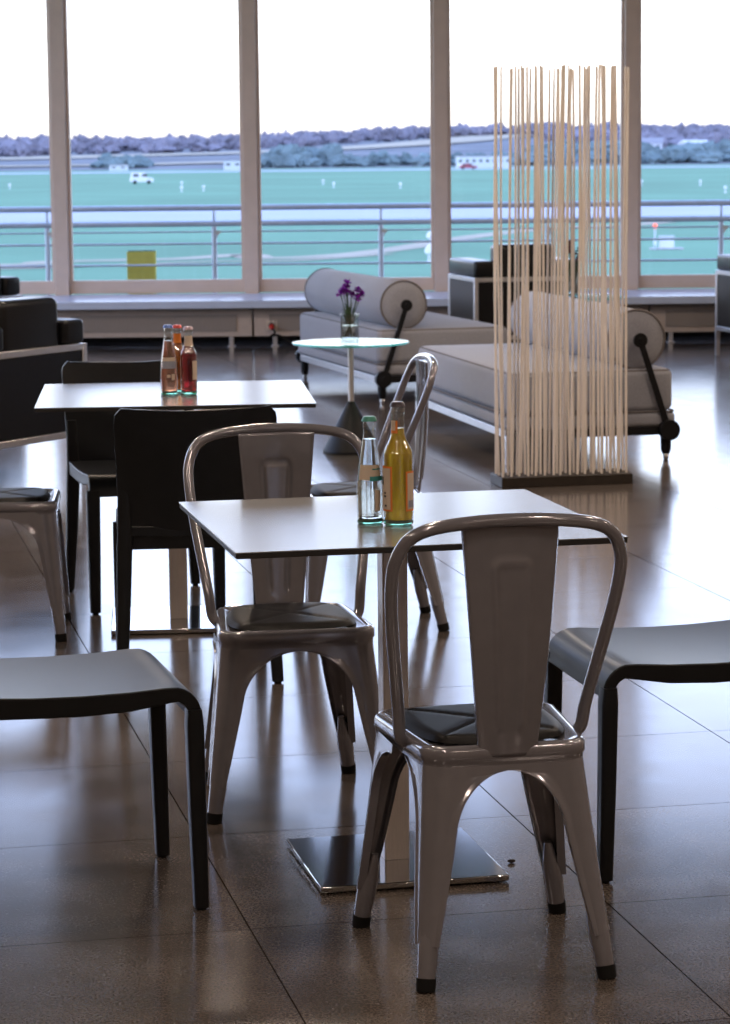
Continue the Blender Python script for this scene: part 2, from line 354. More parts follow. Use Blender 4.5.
# ------------------------------------------------------------------ steel cafe chair
def make_steel_chair():
    t = thing('steel_cafe_chair', 'x', 'chair')
    ZA, ZB, ZT = .400, .285, .418
    def corner(sx, sy, z):
        # outer corner of the leg shell at height z
        top = (.182*sx, .186) if sy > 0 else (.158*sx, -.190)
        foot = (.225*sx, .212) if sy > 0 else (.195*sx, -.266)
        u = max(0, (ZT-z)/ZT)
        u = u**1.05
        return lerp(top[0], foot[0], u), lerp(top[1], foot[1], u)
    def section(sx, sy, z):
        cx, cy = corner(sx, sy, z)
        fullA = abs(cx); fullB = .188+ (abs(cy)-.188)*.5
        if z >= ZA-1e-6: wA, wB = fullA, fullB
        else:
            wl = lerp(.036, .062, min(1, max(0, (z-.09)/(ZB-.09)))**.9)
            if z > ZB:
                q = 1-math.sqrt(max(0, 1-((z-ZB)/(ZA-ZB))**2)); wA = lerp(wl, fullA, q); wB = lerp(wl, fullB, q)
            else: wA = wB = wl
        r = lerp(.022, .05, min(1, z/.42))
        a = Vector((-sx, 0, 0)); b = Vector((0, -sy, 0)); C0 = Vector((cx, cy, z))
        oa = Vector((0, sy, 0)); ob = Vector((sx, 0, 0))
        pts = []
        lip = .0035 if z < ZA-1e-6 else 0.0
        inn = .014 if z < ZA-1e-6 else 0.002
        pts.append(C0+a*wA-oa*inn)
        pts.append(C0+a*wA+oa*lip); pts.append(C0+a*(wA-.006)+oa*lip)
        pts.append(C0+a*max(wA-.011, r)); pts.append(C0+a*lerp(max(wA-.011, r), r, .5))
        cc = C0+a*r+b*r
        for q in range(9):
            th = PI/2*q/8
            pts.append(cc-b*r*math.cos(th)-a*r*math.sin(th))
        pts.append(C0+b*lerp(max(wB-.011, r), r, .5)); pts.append(C0+b*max(wB-.011, r))
        pts.append(C0+b*(wB-.006)+ob*lip); pts.append(C0+b*wB+ob*lip); pts.append(C0+b*wB-ob*inn)
        return pts
    zs = [ZT, .408, ZA]+[ZB+(ZA-ZB)*math.sin(PI/2*k/12) for k in range(11, -1, -1)]+[.30, .26, .21, .16, .125, .10, .085]
    for sx in (-1, 1):
        for sy in (-1, 1):
            m = MB().grid([section(sx, sy, z) for z in zs])
            # round foot tube
            def inner(z, k):
                cx, cy = corner(sx, sy, z); return (cx-sx*k, cy-sy*k, z)
            path = [inner(.155, .027), inner(.11, .023), inner(.08, .021), inner(.04, .019), inner(.012, .018)]
            m.tube(path, [.008, .019, .0205, .0185, .0175], 14)
            lg = m.build('leg', MAT['lacquer'], t, smooth=50)
            p = inner(.0, .018); p2 = inner(.024, .0183)
            MB().tube([(p[0], p[1], 0), p2], [.0185, .0195], 14).build('rubber_foot', MAT['rubber'], lg)
    # seat: rounded trapezoid pan with rolled rim
    def outline(off, n=9):
        pts = []
        for sx, sy in ((1, 1), (-1, 1), (-1, -1), (1, -1)):
            cx = (.182 if sy > 0 else .158)*sx; cy = .186 if sy > 0 else -.190
            r = .05; ccx, ccy = cx-sx*r, cy-sy*r
            a0 = {(1, 1): 0, (-1, 1): 90, (-1, -1): 180, (1, -1): 270}[(sx, sy)]
            for q in range(n):
                a = math.radians(a0+90*q/(n-1)); pts.append((ccx+(r+off)*math.cos(a), ccy+(r+off)*math.sin(a)))
        return pts
    prof = [(-.10, .440), (-.03, .441), (-.018, .447), (-.009, .450), (0, .4475), (.0045, .441), (.005, .4235), (.0015, .4195), (.001, .408)]
    def ring(off, z):
        if off > -.05: return [(x, y, z) for x, y in outline(off)]
        return [(x*.45, y*.45, z) for x, y in outline(0)]
    s = MB().grid([ring(o, z) for o, z in prof], close_u=True)
    n = len(outline(0)); s.f.append(tuple(range(n)))
    s.build('seat', MAT['lacquer'], t, smooth=50)
    # under-seat brace
    MB().tube([(-.14, .14, .405), (.14, -.14, .405)], .008, 8).tube([(.14, .14, .405), (-.14, -.14, .405)], .008, 8).build('brace', MAT['lacquer'], t)
    # seat pad with four folded triangles
    rows = []
    N = 28
    for i in range(N+1):
        row = []
        v = -1+2*i/N
        for j in range(N+1):
            u = -1+2*j/N
            # squircle mapping
            x = u*math.sqrt(1-.35*v*v*u*u); y = v*math.sqrt(1-.35*u*u*v*v)
            hx = lerp(.142, .163, (y+1)/2)
            e = max(abs(u), abs(v))
            d = min(abs(u-v), abs(u+v))/1.414*.15
            z = .459-.0045*math.exp(-(d/.006)**2)+.003*(1-e*e)
            if e > .999: z = .446
            elif e > .92: z -= .004
            row.append((x*hx, y*.162, z))
        rows.append(row)
    MB().grid(rows).build('seat_pad', MAT['pad'], t, smooth=60)
    # bent tube back hoop
    left = [(-.168, -.050, .432), (-.180, -.062, .450), (-.186, -.075, .50), (-.199, -.108, .585), (-.213, -.146, .68), (-.220, -.176, .755),
            (-.217, -.196, .805), (-.197, -.212, .846), (-.157, -.224, .868), (-.08, -.231, .879)]
    pts = left+[(0, -.233, .882)]+[(-x, y, z) for x, y, z in reversed(left)]
    MB().tube(catmull(pts, 6), .0125, 14).build('back_hoop', MAT['lacquer'], t, smooth=60)
    # pressed splat
    rows = []; NU, NV = 48, 60
    for i in range(NV+1):
        v = i/NV; z = lerp(.428, .872, v); hw = lerp(.056, .094, v**.9)
        y0 = lerp(-.197, -.222, v)-.010*math.sin(PI*v)
        row = []
        for j in range(NU+1):
            u = -1+2*j/NU; x = u*hw
            # raised inverted-U rib
            vx = abs(x); wr = .034; zt = .800; zbm = .485
            rc = .015; hwz = wr*lerp(.62, 1, max(0, min(1, (z-zbm)/(zt-zbm))))
            qx, qz = vx-(hwz-rc), z-(zt-rc)
            if z < zbm: d = math.hypot(vx-hwz, z-zbm)
            elif qx > 0 and qz > 0: d = abs(math.hypot(qx, qz)-rc)
            else: d = min(abs(vx-hwz) if z < zt else 1, abs(z-zt) if vx < hwz else 1)
            h = .0042*math.exp(-(d/.0055)**2)
            edge = .006 if abs(u) > .985 else 0
            bow = .010*u*u
            row.append((x, y0-h+bow+edge, z))
        rows.append(row)
    MB().grid(rows).build('splat', MAT['lacquer'], t, smooth=60, solid=.0022)
    return t
steel = make_steel_chair()
GC = 'grey steel cafe chairs with tube backs'
place(steel, False, (.226, 5.067, 0), 12.0, 'grey steel cafe chair with its back to the viewer, nearest, in front of the table', GC)
place(steel, True, (-.1855, 6.282, 0), 188.6, 'grey steel cafe chair facing the viewer on the far side of the near table', GC)
place(steel, True, (-.016, 8.671, 0), 98.4, 'grey steel cafe chair seen side-on to the right of the far table, facing left', GC)
place(steel, True, (-1.193, 8.606, 0), -85.7, 'grey steel cafe chair cut off by the left edge, only seat and legs showing', GC)

# ------------------------------------------------------------------ black moulded chair
def make_plastic_chair():
    t = thing('moulded_plastic_chair', 'x', 'chair')
    W = .455
    # seat profile in y-z (closed loop), front waterfall
    top = [(-.235, .452), (-.20, .449), (-.10, .443), (.0, .441), (.10, .443), (.17, .4475)]
    for k in range(1, 8):
        a = PI/2*k/7; top.append((.185+.062*math.sin(a), .388+.0605*math.cos(a)))
    top += [(.250, .376)]
    inner = [(.226, .376), (.222, .392)]+[(.185+.036*math.sin(PI/2*(1-k/4)), .386+.034*math.cos(PI/2*(1-k/4))) for k in range(1, 5)]+[(.10, .418), (0, .414), (-.10, .416), (-.235, .420)]
    loop = top+inner
    rows = []
    nt_ = len(top)
    for u in (-1, -.985, -.94, -.90, -.6, -.3, 0, .3, .6, .90, .94, .985, 1):
        cz = -.005*(1-u*u)   # dished across
        deep = .016 if abs(u) > .92 else 0
        row = []
        for q, (y, z) in enumerate(loop):
            k = 1 if y < .17 else max(0, 1-(y-.17)/.06)
            zz = z+cz*k+.026
            if q >= nt_: zz -= deep*(1 if y < .15 else max(0, 1-(y-.15)/.05))
            row.append((u*W/2, y, zz))
        rows.append(row)
    s = MB().grid(rows, close_u=True, cap=True)
    s.build('seat', MAT['plastic'], t, smooth=40, bevel=.003)
    # back shell
    rows = []; NZ, NX = 22, 26
    for side in (0, 1):
        part = []
        for i in range(NZ+1):
            v = i/NZ; row = []
            for j in range(NX+1):
                u = -1+2*j/NX
                hw = lerp(.226, .238, v)
                zt = .826-.010*(1-u*u)
                z = lerp(.405, zt, v)
                au = abs(u)
                if v > .9:   # round the top corners
                    k = (v-.9)/.1; hw2 = hw-.022*(1-math.sqrt(max(0, 1-k*k)))
                else: hw2 = hw
                y = -.222-.055*v**1.3-.016*(1-u*u)*math.sin(PI*min(1, v*.8+.1))
                row.append((u*hw2, y-(.0 if side else -.013), z))
            part.append(row)
        rows.append(part)
    a, b = rows
    full = [ra+list(reversed(rb)) for ra, rb in zip(a, b)]
    MB().grid(full, close_u=True, cap=True).build('backrest', MAT['plastic'], t, smooth=50)
    def leg(path, secs):
        rws = []
        for (x, y, z), (w, d) in zip(path, secs):
            rws.append([(x+px, y+py, z) for px, py in rrect(w, d, .008, 3)])
        return MB().grid(rws, close_u=True, cap=True)
    for sx in (-1, 1):
        leg([(sx*.2145, .232, .425), (sx*.215, .233, .39), (sx*.216, .236, .2), (sx*.217, .240, .006)],
            [(.046, .030), (.046, .036), (.042, .034), (.036, .030)]).build('leg', MAT['plastic'], t, smooth=50)
        leg([(sx*.212, -.232, .62), (sx*.211, -.224, .45), (sx*.213, -.222, .40), (sx*.220, -.235, .2), (sx*.230, -.255, .006)],
            [(.034, .022), (.044, .034), (.046, .040), (.040, .036), (.034, .030)]).build('leg', MAT['plastic'], t, smooth=50)
    for sx, y in ((-.217, .240), (.217, .240), (-.230, -.255), (.230, -.255)):
        MB().lathe([(0, 0), (.011, 0), (.011, .008), (0, .008)], (sx, y, 0), 12).build('glide', MAT['rubber'], t)
    return t
pc = make_plastic_chair()
GP = 'black moulded plastic chairs'
place(pc, False, (-.520, 7.93, 0), 6.5, 'black plastic chair with its solid back to the viewer, before the far table', GP)
place(pc, True, (-.775, 9.20, 0), 195, 'black plastic chair facing the viewer, behind the far table with the red bottles', GP)
place(pc, True, (-.6365, 5.497, 0), -75.1, 'black plastic chair seat and front legs entering from the left in the foreground', GP)
place(pc, True, (.698, 5.783, 0), 101.5, 'black plastic chair seat and front legs entering from the right beside the near table', GP)

# ------------------------------------------------------------------ cafe tables
def make_table():
    t = thing('cafe_table', 'x', 'table')
    zt = .769
    tp = MB().box((0, 0, zt-.0015), (.818, .800, .003)).build('tabletop', MAT['top'], t, bevel=.001)
    MB().box((0, 0, zt-.0085), (.814, .796, .011)).build('edge_band', MAT['core'], tp, bevel=.002)
    MB().box((0, 0, zt-.019), (.36, .36, .008)).box((0, 0, zt-.027), (.12, .12, .012)).build('mounting_plate', MAT['blackmetal'], t)
    MB().box((0, 0, .380), (.056, .056, .73)).build('column', MAT['steel'], t, bevel=.004)
    MB().box((0, 0, .010), (.412, .412, .014)).build('base_plate', MAT['chrome'], t, bevel=.003)
    return t
tb = make_table()
place(tb, False, (.058, 5.685, 0), 12.0, 'square grey cafe table in the foreground carrying a water and a juice bottle', 'square cafe tables')
tb2 = place(tb, True, (-.626, 8.74, 0), 4.5, 'square cafe table farther left, carrying three reddish drink bottles', 'square cafe tables')
tb2.scale = (1.085, 1.09, 1)

# ------------------------------------------------------------------ bottles
def wrap(mb, r_of_z, z0, z1, a0, a1, off=.0006, n=14, nz=6):
    rows = []
    for i in range(nz+1):
        z = lerp(z0, z1, i/nz); r = r_of_z(z)+off
        rows.append([(r*math.cos(lerp(a0, a1, k/n)), r*math.sin(lerp(a0, a1, k/n)), z) for k in range(n+1)])
    return mb.grid(rows)
def rprof(prof):
    def f(z):
        for (r0, z0), (r1, z1) in zip(prof, prof[1:]):
            if z0 <= z <= z1 and z1 > z0: return lerp(r0, r1, (z-z0)/(z1-z0))
        return prof[-1][0]
    return f
D = math.radians
def smooth_prof(p, n=5): return [(v.x, v.y) for v in [Vector((q[0], q[1])) for q in [(a.x, a.y) for a in catmull([(x, y, 0) for x, y in p], n)]]]
def bottle(name, label, loc, prof, fill, liquid, cap, group, labels, base_mat='bbase'):
    t = thing(name, label, 'bottle', loc, 0, group)
    P = smooth_prof(prof); top = P[-1][1]
    outer = MB().lathe([(r, z) for r, z in P if z > .006], seg=32).build('glass_body', MAT['bglass'], t, smooth=60)
    f = rprof(P)
    MB().lathe([(0, .0), (f(.003)*.86, .0), (f(.006), .004), (f(.01)*.995, .010), (f(.012)*.9, .0125), (0, .0125)], seg=32).build('glass_bottom', MAT[base_mat], t, smooth=60)
    lz = [z for r, z in P if .0135 < z < fill]
    lp = [(0, .0132), (f(.014)*.90, .0132)]+[(f(z)*.945, z) for z in lz]+[(f(fill)*.945, fill), (0, fill)]
    MB().lathe(lp, seg=32).build('drink', MAT[liquid], t, smooth=60)
    c = MB(); rr = .0145; prof_c = []
    rows = []
    for (r, z) in ((.0, top+.004), (rr*.8, top+.004), (rr*.98, top+.001), (rr*1.12, top-.006)):
        rows.append([(r*(1+(.05 if (k % 2 and r > rr) else 0))*math.cos(2*PI*k/42), r*(1+(.05 if (k % 2 and r > rr) else 0))*math.sin(2*PI*k/42), z) for k in range(42)])
    c.grid(rows, close_u=True).build('crown_cap', MAT[cap], t, smooth=50)
    for nm, m, z0, z1, a0, a1, off in labels:
        wrap(MB(), f, z0, z1, D(a0), D(a1), off).build(nm, MAT[m], t, smooth=60)
    return t
waterP = [(.024, 0), (.0285, .004), (.0275, .018), (.0288, .045), (.0288, .07), (.0262, .105), (.0215, .140), (.0165, .172), (.0133, .192), (.0125, .200), (.0142, .207), (.0138, .214), (.0130, .220), (.0130, .226)]
juiceP = [(.028, 0), (.0315, .004), (.0320, .012), (.0320, .08), (.0320, .146), (.0305, .158), (.0240, .172), (.0175, .186), (.0145, .200), (.0138, .225), (.0140, .236), (.0152, .240), (.0150, .250), (.0135, .253), (.0135, .259)]
GB1 = 'bottles on the near table'; GB2 = 'bottles on the far table'
bottle('water_bottle', 'clear glass water bottle with a green cap on the near table', (.011, 5.61, .769), waterP, .182, 'water', 'capgreen', GB1,
       [('label', 'label', .096, .128, 215, 325, .0006), ('label_band', 'labelteal', .094, .104, 270, 345, .0012), ('label_line', 'labelteal', .118, .1205, 282, 330, .0012), ('back_label', 'label', .03, .075, 292, 318, .0006)])
bottle('juice_bottle', 'bottle of yellow orange juice with a dark cap on the near table', (.071, 5.585, .769), juiceP, .207, 'juice', 'capdark', GB1,
       [('label', 'labelorange', .032, .128, 185, 247, .0006), ('label_panel', 'label', .036, .124, 186, 239, .0012),
        ('print', 'ink', .088, .105, 186, 204, .0018), ('print', 'ink', .069, .073, 208, 219, .0018), ('print', 'ink', .062, .066, 206, 220, .0018), ('print', 'ink', .042, .046, 212, 222, .0018),
        ('back_label', 'labelorange', .032, .117, 299, 352, .0006), ('back_label_panel', 'label', .036, .113, 306, 350, .0012), ('small_print', 'labelgrey', .040, .055, 310, 340, .0018),
        ('neck_label', 'labelorange', .197, .224, 205, 268, .0006), ('neck_label_panel', 'label', .203, .224, 205, 250, .0012)])
lemP = waterP
slimP = [(.024, 0), (.0265, .004), (.027, .012), (.027, .07), (.027, .128), (.0255, .138), (.0195, .150), (.0150, .162), (.0130, .178), (.0128, .200), (.0142, .205), (.0142, .212), (.0130, .215), (.0130, .220)]
bottle('lemonade_bottle', 'curvy bottle of orange-pink lemonade with a blue cap on the far table', (-.640, 8.69, .769), lemP, .178, 'pink', 'capblue', GB2,
       [('label', 'labelgrey', .088, .118, 225, 330, .0006), ('label_band', 'label', .112, .124, 225, 330, .0010), ('print', 'label', .058, .068, 262, 285, .0006), ('print', 'label', .05, .07, 292, 315, .0006)])
bottle('orange_drink_bottle', 'red-capped orange drink bottle half hidden behind the lemonade bottle', (-.616, 8.775, .769), slimP, .190, 'orange', 'capred', GB2,
       [('neck_label', 'labelorange', .165, .196, 200, 340, .0006)])
bottle('dark_drink_bottle', 'dark red drink bottle with a cream neck label, right of the far table trio', (-.574, 8.69, .769), slimP, .165, 'red', 'cappink', GB2,
       [('neck_label', 'label', .160, .194, 180, 360, .0006), ('label', 'label', .050, .112, 300, 350, .0006), ('side_label', 'label', .050, .112, 172, 192, .0006)])

# ------------------------------------------------------------------ crumb on the floor
b = MB(); rws = []
for i in range(7):
    th = PI*i/6; rws.append([(.008*math.sin(th)*math.cos(a)*(1+.3*math.sin(3*a)), .006*math.sin(th)*math.sin(a), .0045*(1-math.cos(th)*.95)) for a in [2*PI*k/12 for k in range(12)]])
o = b.grid(rws, close_u=True).build('crumb', MAT['crumb']); o.location = (.315, 5.68, 0)
tag(o, 'tiny dark crumb on the floor right of the table base plate', 'crumb')

# ------------------------------------------------------------------ round glass side tables + flower vases
def make_side_table():
    t = thing('glass_side_table', 'x', 'table')
    zt = .575
    g = MB().lathe([(0, zt), (.300, zt), (.300, zt-.010), (0, zt-.010)], seg=64).build('glass_top', MAT['tglass'], t, smooth=30)
    MB().lathe([(.3005, zt+.0003), (.304, zt-.002), (.304, zt-.008), (.3005, zt-.0103)], seg=64).build('glass_edge', MAT['gedge'], g, smooth=60)
    MB().lathe([(0, zt-.0102), (.05, zt-.0102), (.05, zt-.018), (.0155, zt-.022), (.0155, .25), (0, .25)], seg=24).build('post', MAT['steel'], t, smooth=40)
    MB().lathe([(0, 0), (.150, 0), (.152, .006), (.150, .014), (.020, .262), (.016, .266), (0, .266)], seg=48).build('cone_base', MAT['blackmetal'], t, smooth=40)
    return t
st = make_side_table()
place(st, False, (-.066, 13.74, 0), 0, 'round glass side table on a black cone base, with purple flowers, before the daybeds', 'round glass side tables')
place(st, True, (1.45, 17.75, 0), 0, 'round glass side table glimpsed through the slatted divider, behind the right daybed', 'round glass side tables')
def vase(name, label, loc, petal, seed, sc=1.0):
    rnd = random.Random(seed)
    t = thing(name, label, 'vase', loc)
    R, H_ = .048*sc, .145*sc
    prof = [(R*.9, .001), (R, .004), (R, .06*sc), (R*.99, H_*.9), (R*1.03, H_), (R*.97, H_), (R*.94, H_*.9), (R*.93, .02*sc), (0, .018*sc)]
    MB().lathe([(0, .001)]+prof, seg=28).build('glass_vase', MAT['bglass'], t, smooth=50)
    MB().lathe([(0, .019*sc), (R*.91, .021*sc), (R*.91, .085*sc), (0, .085*sc)], seg=24).build('water', MAT['water'], t, smooth=50)
    st_ = MB(); fl = MB()
    heads = [(-.012, 0, .300), (-.045, .01, .245), (-.012, -.012, .255), (.045, .0, .265), (.060, .01, .240), (.040, -.01, .222), (.010, .015, .240), (-.018, .014, .278), (-.030, -.01, .262)]
    for hx, hy, hz in heads:
        hx *= sc; hy *= sc; hz *= sc
        st_.tube(catmull([(-hx*.4, -hy*.5, .024*sc), (hx*.25, hy*.2, .12*sc), (hx, hy, hz)], 5), .0022*sc, 6)
        for k in range(22):
            a = rnd.uniform(0, 2*PI); el = rnd.uniform(-.3, 1.3)
            d = Vector((math.cos(a)*math.cos(el), math.sin(a)*math.cos(el), math.sin(el))); L = .030*sc
            side = d.cross(Vector((.3, .2, 1))).normalized()*.012*sc; c = Vector((hx, hy, hz)); up = d.cross(side).normalized()*.004*sc
            p = [c, c+d*L*.6+side, c+d*L+up, c+d*L*.6-side]
            o_ = len(fl.v); fl.v += [tuple(q) for q in p]; fl.f.append((o_, o_+1, o_+2, o_+3))
    for k in range(26):
        a = rnd.uniform(0, 2*PI); r = rnd.uniform(.03, .085)*sc; z = rnd.uniform(.14, .215)*sc
        p0 = Vector((math.cos(a)*.02*sc, math.sin(a)*.02*sc, .09*sc)); p1 = Vector((math.cos(a)*r*.6, math.sin(a)*r*.6, z*.85)); p2 = Vector((math.cos(a)*r, math.sin(a)*r, z))
        s_ = Vector((-math.sin(a), math.cos(a), 0))*.0035*sc
        o_ = len(st_.v); st_.v += [tuple(q) for q in (p0-s_*.5, p0+s_*.5, p1+s_, p1-s_, p2)]; st_.f += [(o_, o_+1, o_+2, o_+3), (o_+3, o_+2, o_+4)]
    st_.build('stems', MAT['leaf'], t, smooth=0); fl.build('flower_heads', MAT[petal], t, smooth=0)
vase('flower_vase', 'clear glass vase of purple flowers on the round glass side table', (-.070, 13.74, .575), 'petal', 3)
vase('flower_vase', 'vase of dark red flowers on the rear glass table, seen through the divider', (1.40, 17.75, .575), 'darkpetal', 5, 1.15)

# ------------------------------------------------------------------ daybeds
def cushion(mb, c, d, r=.03, puff=.0):
    """soft block: rounded in all three directions"""
    w, dp, h = d; rows = []
    n = 5
    prof = []
    for k in range(n+1):
        a = PI/2*k/n; prof.append((-r*(1-math.sin(a)), -h/2+r*(1-math.cos(a))))
    for k in range(n+1):
        a = PI/2*k/n; prof.append((-r*(1-math.cos(a)), h/2-r*(1-math.sin(a))))
    rr = max(r*1.3, .03)
    base = rrect(w, dp, rr, 5)
    rows.append([(c[0]+x*.5, c[1]+y*.5, c[2]-h/2) for x, y in base])
    for off, z in prof:
        rows.append([(c[0]+x*(w/2+off)/(w/2), c[1]+y*(dp/2+off)/(dp/2), c[2]+z) for x, y in base])
    rows.append([(c[0]+x*.5, c[1]+y*.5, c[2]+h/2+puff) for x, y in base])
    mb.grid(rows, close_u=True, cap=True); return mb
def ring_path(w, d, z, r=.035): return [(x, y, z) for x, y in rrect(w, d, r, 5)]
def loop_tube(mb, pts, r):
    return mb.tube(list(pts)+[pts[0], pts[1]], r, 8, cap=False)
def make_daybed():
    t = thing('daybed', 'x', 'daybed')
    W, L = .86, 1.98
    m = cushion(MB(), (0, 0, .3525), (W, L, .215), .035, .012).build('mattress', MAT['fabric'], t, smooth=60)
    loop_tube(MB(), ring_path(W-.03, L-.03, .450), .006).build('piping', MAT['piping'], m)
    m2 = cushion(MB(), (0, 0, .208), (W+.02, L+.02, .075), .025).build('lower_cushion', MAT['fabric'], t, smooth=60)
    loop_tube(MB(), ring_path(W+.01, L+.01, .247), .005).build('piping', MAT['piping'], m2)
    for sx in (-1, 1):
        MB().box((sx*(W/2-.01), 0, .150), (.03, L-.1, .04)).build('side_rail', MAT['alu'], t, bevel=.003)
    for sy in (-1, 1):
        MB().box((0, sy*(L/2-.01), .150), (W-.06, .03, .042)).build('end_rail', MAT['blackmetal'], t, bevel=.003)
    # bolster lying along the +x side
    bx, bz, R, BL = .245, .607, .148, 1.90
    rows = []
    pr = [(R*.2, -BL/2-.004), (R*.55, -BL/2-.004), (R*.93, -BL/2), (R, -BL/2+.012), (R, -BL/4), (R, 0), (R, BL/4), (R, BL/2-.012), (R*.93, BL/2), (R*.55, BL/2+.004), (R*.2, BL/2+.004)]
    for r, y in pr: rows.append([(bx+r*math.cos(a), y, bz+r*math.sin(a)) for a in [2*PI*k/40 for k in range(40)]])
    bo = MB().grid(rows, close_u=True, cap=True).build('bolster', MAT['fabric2'], t, smooth=50)
    for sy in (-1, 1):
        loop_tube(MB(), [(bx+R*.995*math.cos(a), sy*(BL/2-.004), bz+R*.995*math.sin(a)) for a in [2*PI*k/40 for k in range(40)]], .006).build('piping', MAT['piping'], bo)
    # pivot arms, legs with casters
    for sy in (-1, 1):
        px, pz, y = W/2-.035, .155, sy*(L/2+.022)
        a = MB()
        d = Vector((bx-px, 0, bz-pz)); ang = math.atan2(d.z, d.x)
        a.box(((bx+px)/2, y, (bz+pz)/2), (d.length, .014, .030), Matrix.Rotation(-ang, 3, 'Y'))
        a.tube([(bx, y-.010, bz), (bx, y+.010, bz)], .036, 24)
        a.tube([(bx, y-.016*1, bz), (bx, y+.016, bz)], .014, 16)
        a.build('bolster_arm', MAT['blackmetal'], t, bevel=.002)
        MB().tube([(px, y-.03, pz), (px, y+.014, pz)], .052, 28).tube([(px, y-.018, pz), (px, y+.020, pz)], .018, 16).build('pivot_disc', MAT['blackmetal'], t, bevel=.002)
        yl = sy*(L/2-.02)
        lg = MB().lathe([(0, .03), (.018, .03), (.026, .05), (.028, .13), (0, .13)], (px, yl, 0), 16).build('leg', MAT['blackmetal'], t)
        MB().tube([(px-.010, yl, .018), (px+.010, yl, .018)], .018, 16).box((px, yl, .030), (.012, .012, .03)).build('caster', MAT['alu'], lg)
        lg = MB().box((-W/2+.005, yl, .072), (.034, .034, .144)).build('leg', MAT['alu'], t, bevel=.003)
    return t
db = make_daybed()
place(db, False, (.930, 14.13, 0), 12, 'grey daybed with a bolster on its right, standing behind the slatted divider', 'grey bolster daybeds')
place(db, True, (.235, 17.42, 0), 195.5, 'grey daybed with a bolster on its left, farther back behind the flower table', 'grey bolster daybeds')

# ------------------------------------------------------------------ armchairs
def make_armchair():
    t = thing('armchair', 'x', 'armchair')
    W, Dp = .80, .75
    k = .032
    for sx in (-1, 1):
        f = MB(); x = sx*(W/2-k/2)
        for sy in (-1, 1): f.box((x, sy*(Dp/2-k/2), .32), (k, k, .64))
        f.box((x, 0, .624), (k, Dp-2*k, k)).box((x, 0, .205), (k, Dp-2*k, k))
        f.build('side_frame', MAT['alu'], t, bevel=.003)
        MB().box((x, 0, .4145), (.020, Dp-2*k, .386)).build('side_panel', MAT['leather'], t, bevel=.003)
        cushion(MB(), (sx*(W/2-.085), -.0, .700), (.165, Dp-.01, .118), .02, .004).build('arm_cushion', MAT['leather'], t, smooth=60)
        MB().box((sx*(W/2-.10), 0, .43), (.12, Dp-.09, .42)).build('arm_block', MAT['leather'], t, bevel=.01)
    for z in (.624, .205): MB().box((0, -Dp/2+k/2, z), (W-2*k, k, k)).build('back_rail', MAT['alu'], t, bevel=.003)
    MB().box((0, -Dp/2+k/2, .4145), (W-2*k, .020, .386)).build('back_panel', MAT['leather'], t, bevel=.003)
    cushion(MB(), (0, -.255, .665), (.462, .19, .42), .035).build('back_cushion', MAT['leather'], t, smooth=60)
    cushion(MB(), (0, .06, .345), (.47, .56, .20), .03, .015).build('seat_cushion', MAT['leather'], t, smooth=60)
    return t
ar = make_armchair()
GA = 'black leather armchairs with metal frames'
place(ar, False, (1.11, 19.56, 0), 12.7, 'black armchair seen from behind through the slatted divider, by the window', GA)
place(ar, True, (3.125, 19.71, 0), 12.7, 'black armchair cut off by the right edge, its metal side frame showing', GA)
place(ar, True, (-1.875, 12.78, 0), 59.7, 'large black armchair turned away at the left edge, behind the far table', GA)
place(ar, True, (-2.76, 17.3, 0), 60, 'black armchair corner at the left edge, beyond the nearer black armchair', GA)

# ------------------------------------------------------------------ slatted divider
t = thing('slatted_divider', 'freestanding divider of pale upright wooden laths on a dark base', 'room divider', (.924, 12.35, 0), 12.2)
bs = MB().box((0, 0, .024), (.635, .21, .048)).build('base', MAT['base'], t, bevel=.003)
rnd = random.Random(11)
for row, yy in enumerate((-.062, .0, .062)):
    nn = 16
    for i in range(nn):
        x = -.300+.60*i/15+rnd.uniform(-.004, .004)
        w, d = (.0115, .0065)
        tx = rnd.gauss(.004, .020); ty = rnd.gauss(0, .012); H_ = 1.93+rnd.uniform(-.012, .012)
        tw = rnd.uniform(-.9, .9) if row else rnd.uniform(-.5, .5); bowx = rnd.gauss(0, .006)
        rws = []
        for q in range(7):
            v = q/6; z = .040+(H_-.040)*v
            cx = x+tx*v+bowx*math.sin(PI*v); cy = yy+ty*v; a = tw*(.35+.65*v)
            rws.append([(cx+px*math.cos(a)-py*math.sin(a), cy+px*math.sin(a)+py*math.cos(a), z) for px, py in rrect(w*(1-.1*v), d, .002, 2)])
        MB().grid(rws, close_u=True, cap=True).build('lath', MAT['lath'], t, smooth=40)

# ------------------------------------------------------------------ outside: balcony
struct('terrace', MB().box((.6, 23.5, -.2), (18, 1.9, .25)), MAT['concrete'], smooth=0)
YR = 23.8
t = thing('balcony_railing', 'long metal railing with horizontal rails outside the windows', 'railing', (0, YR, 0))
for z, r in ((1.063, .026), (.921, .024), (.850, .007), (.744, .010), (.556, .010), (.414, .010)):
    MB().tube([(-8, 0, z), (9, 0, z)], r, 12).build('rail', MAT['rail'], t)
for kx in range(-3, 5):
    x = .167+1.49*kx+(.06 if kx == 2 else 0)
    p = MB().tube([(x, 0, -.08), (x, 0, .90)], .024, 12).tube([(x, 0, .93), (x, 0, 1.05)], .012, 8)
    p = p.build('post', MAT['rail'], t)
    MB().box((x+.03, -.03, .845), (.05, .012, .03)).tube([(x+.02, -.02, .80), (x+.055, -.02, .86)], .008, 8).build('clamp', MAT['alu'], p)
t = thing('yellow_board', 'yellow board standing on the balcony behind the railing', 'board', (-1.998, 24.06, -.075), 0)
MB().box((0, -.06, .375), (.250, .012, .75), Matrix.Rotation(.10, 3, 'X')).build('front_panel', MAT['yellow'], t, bevel=.004)
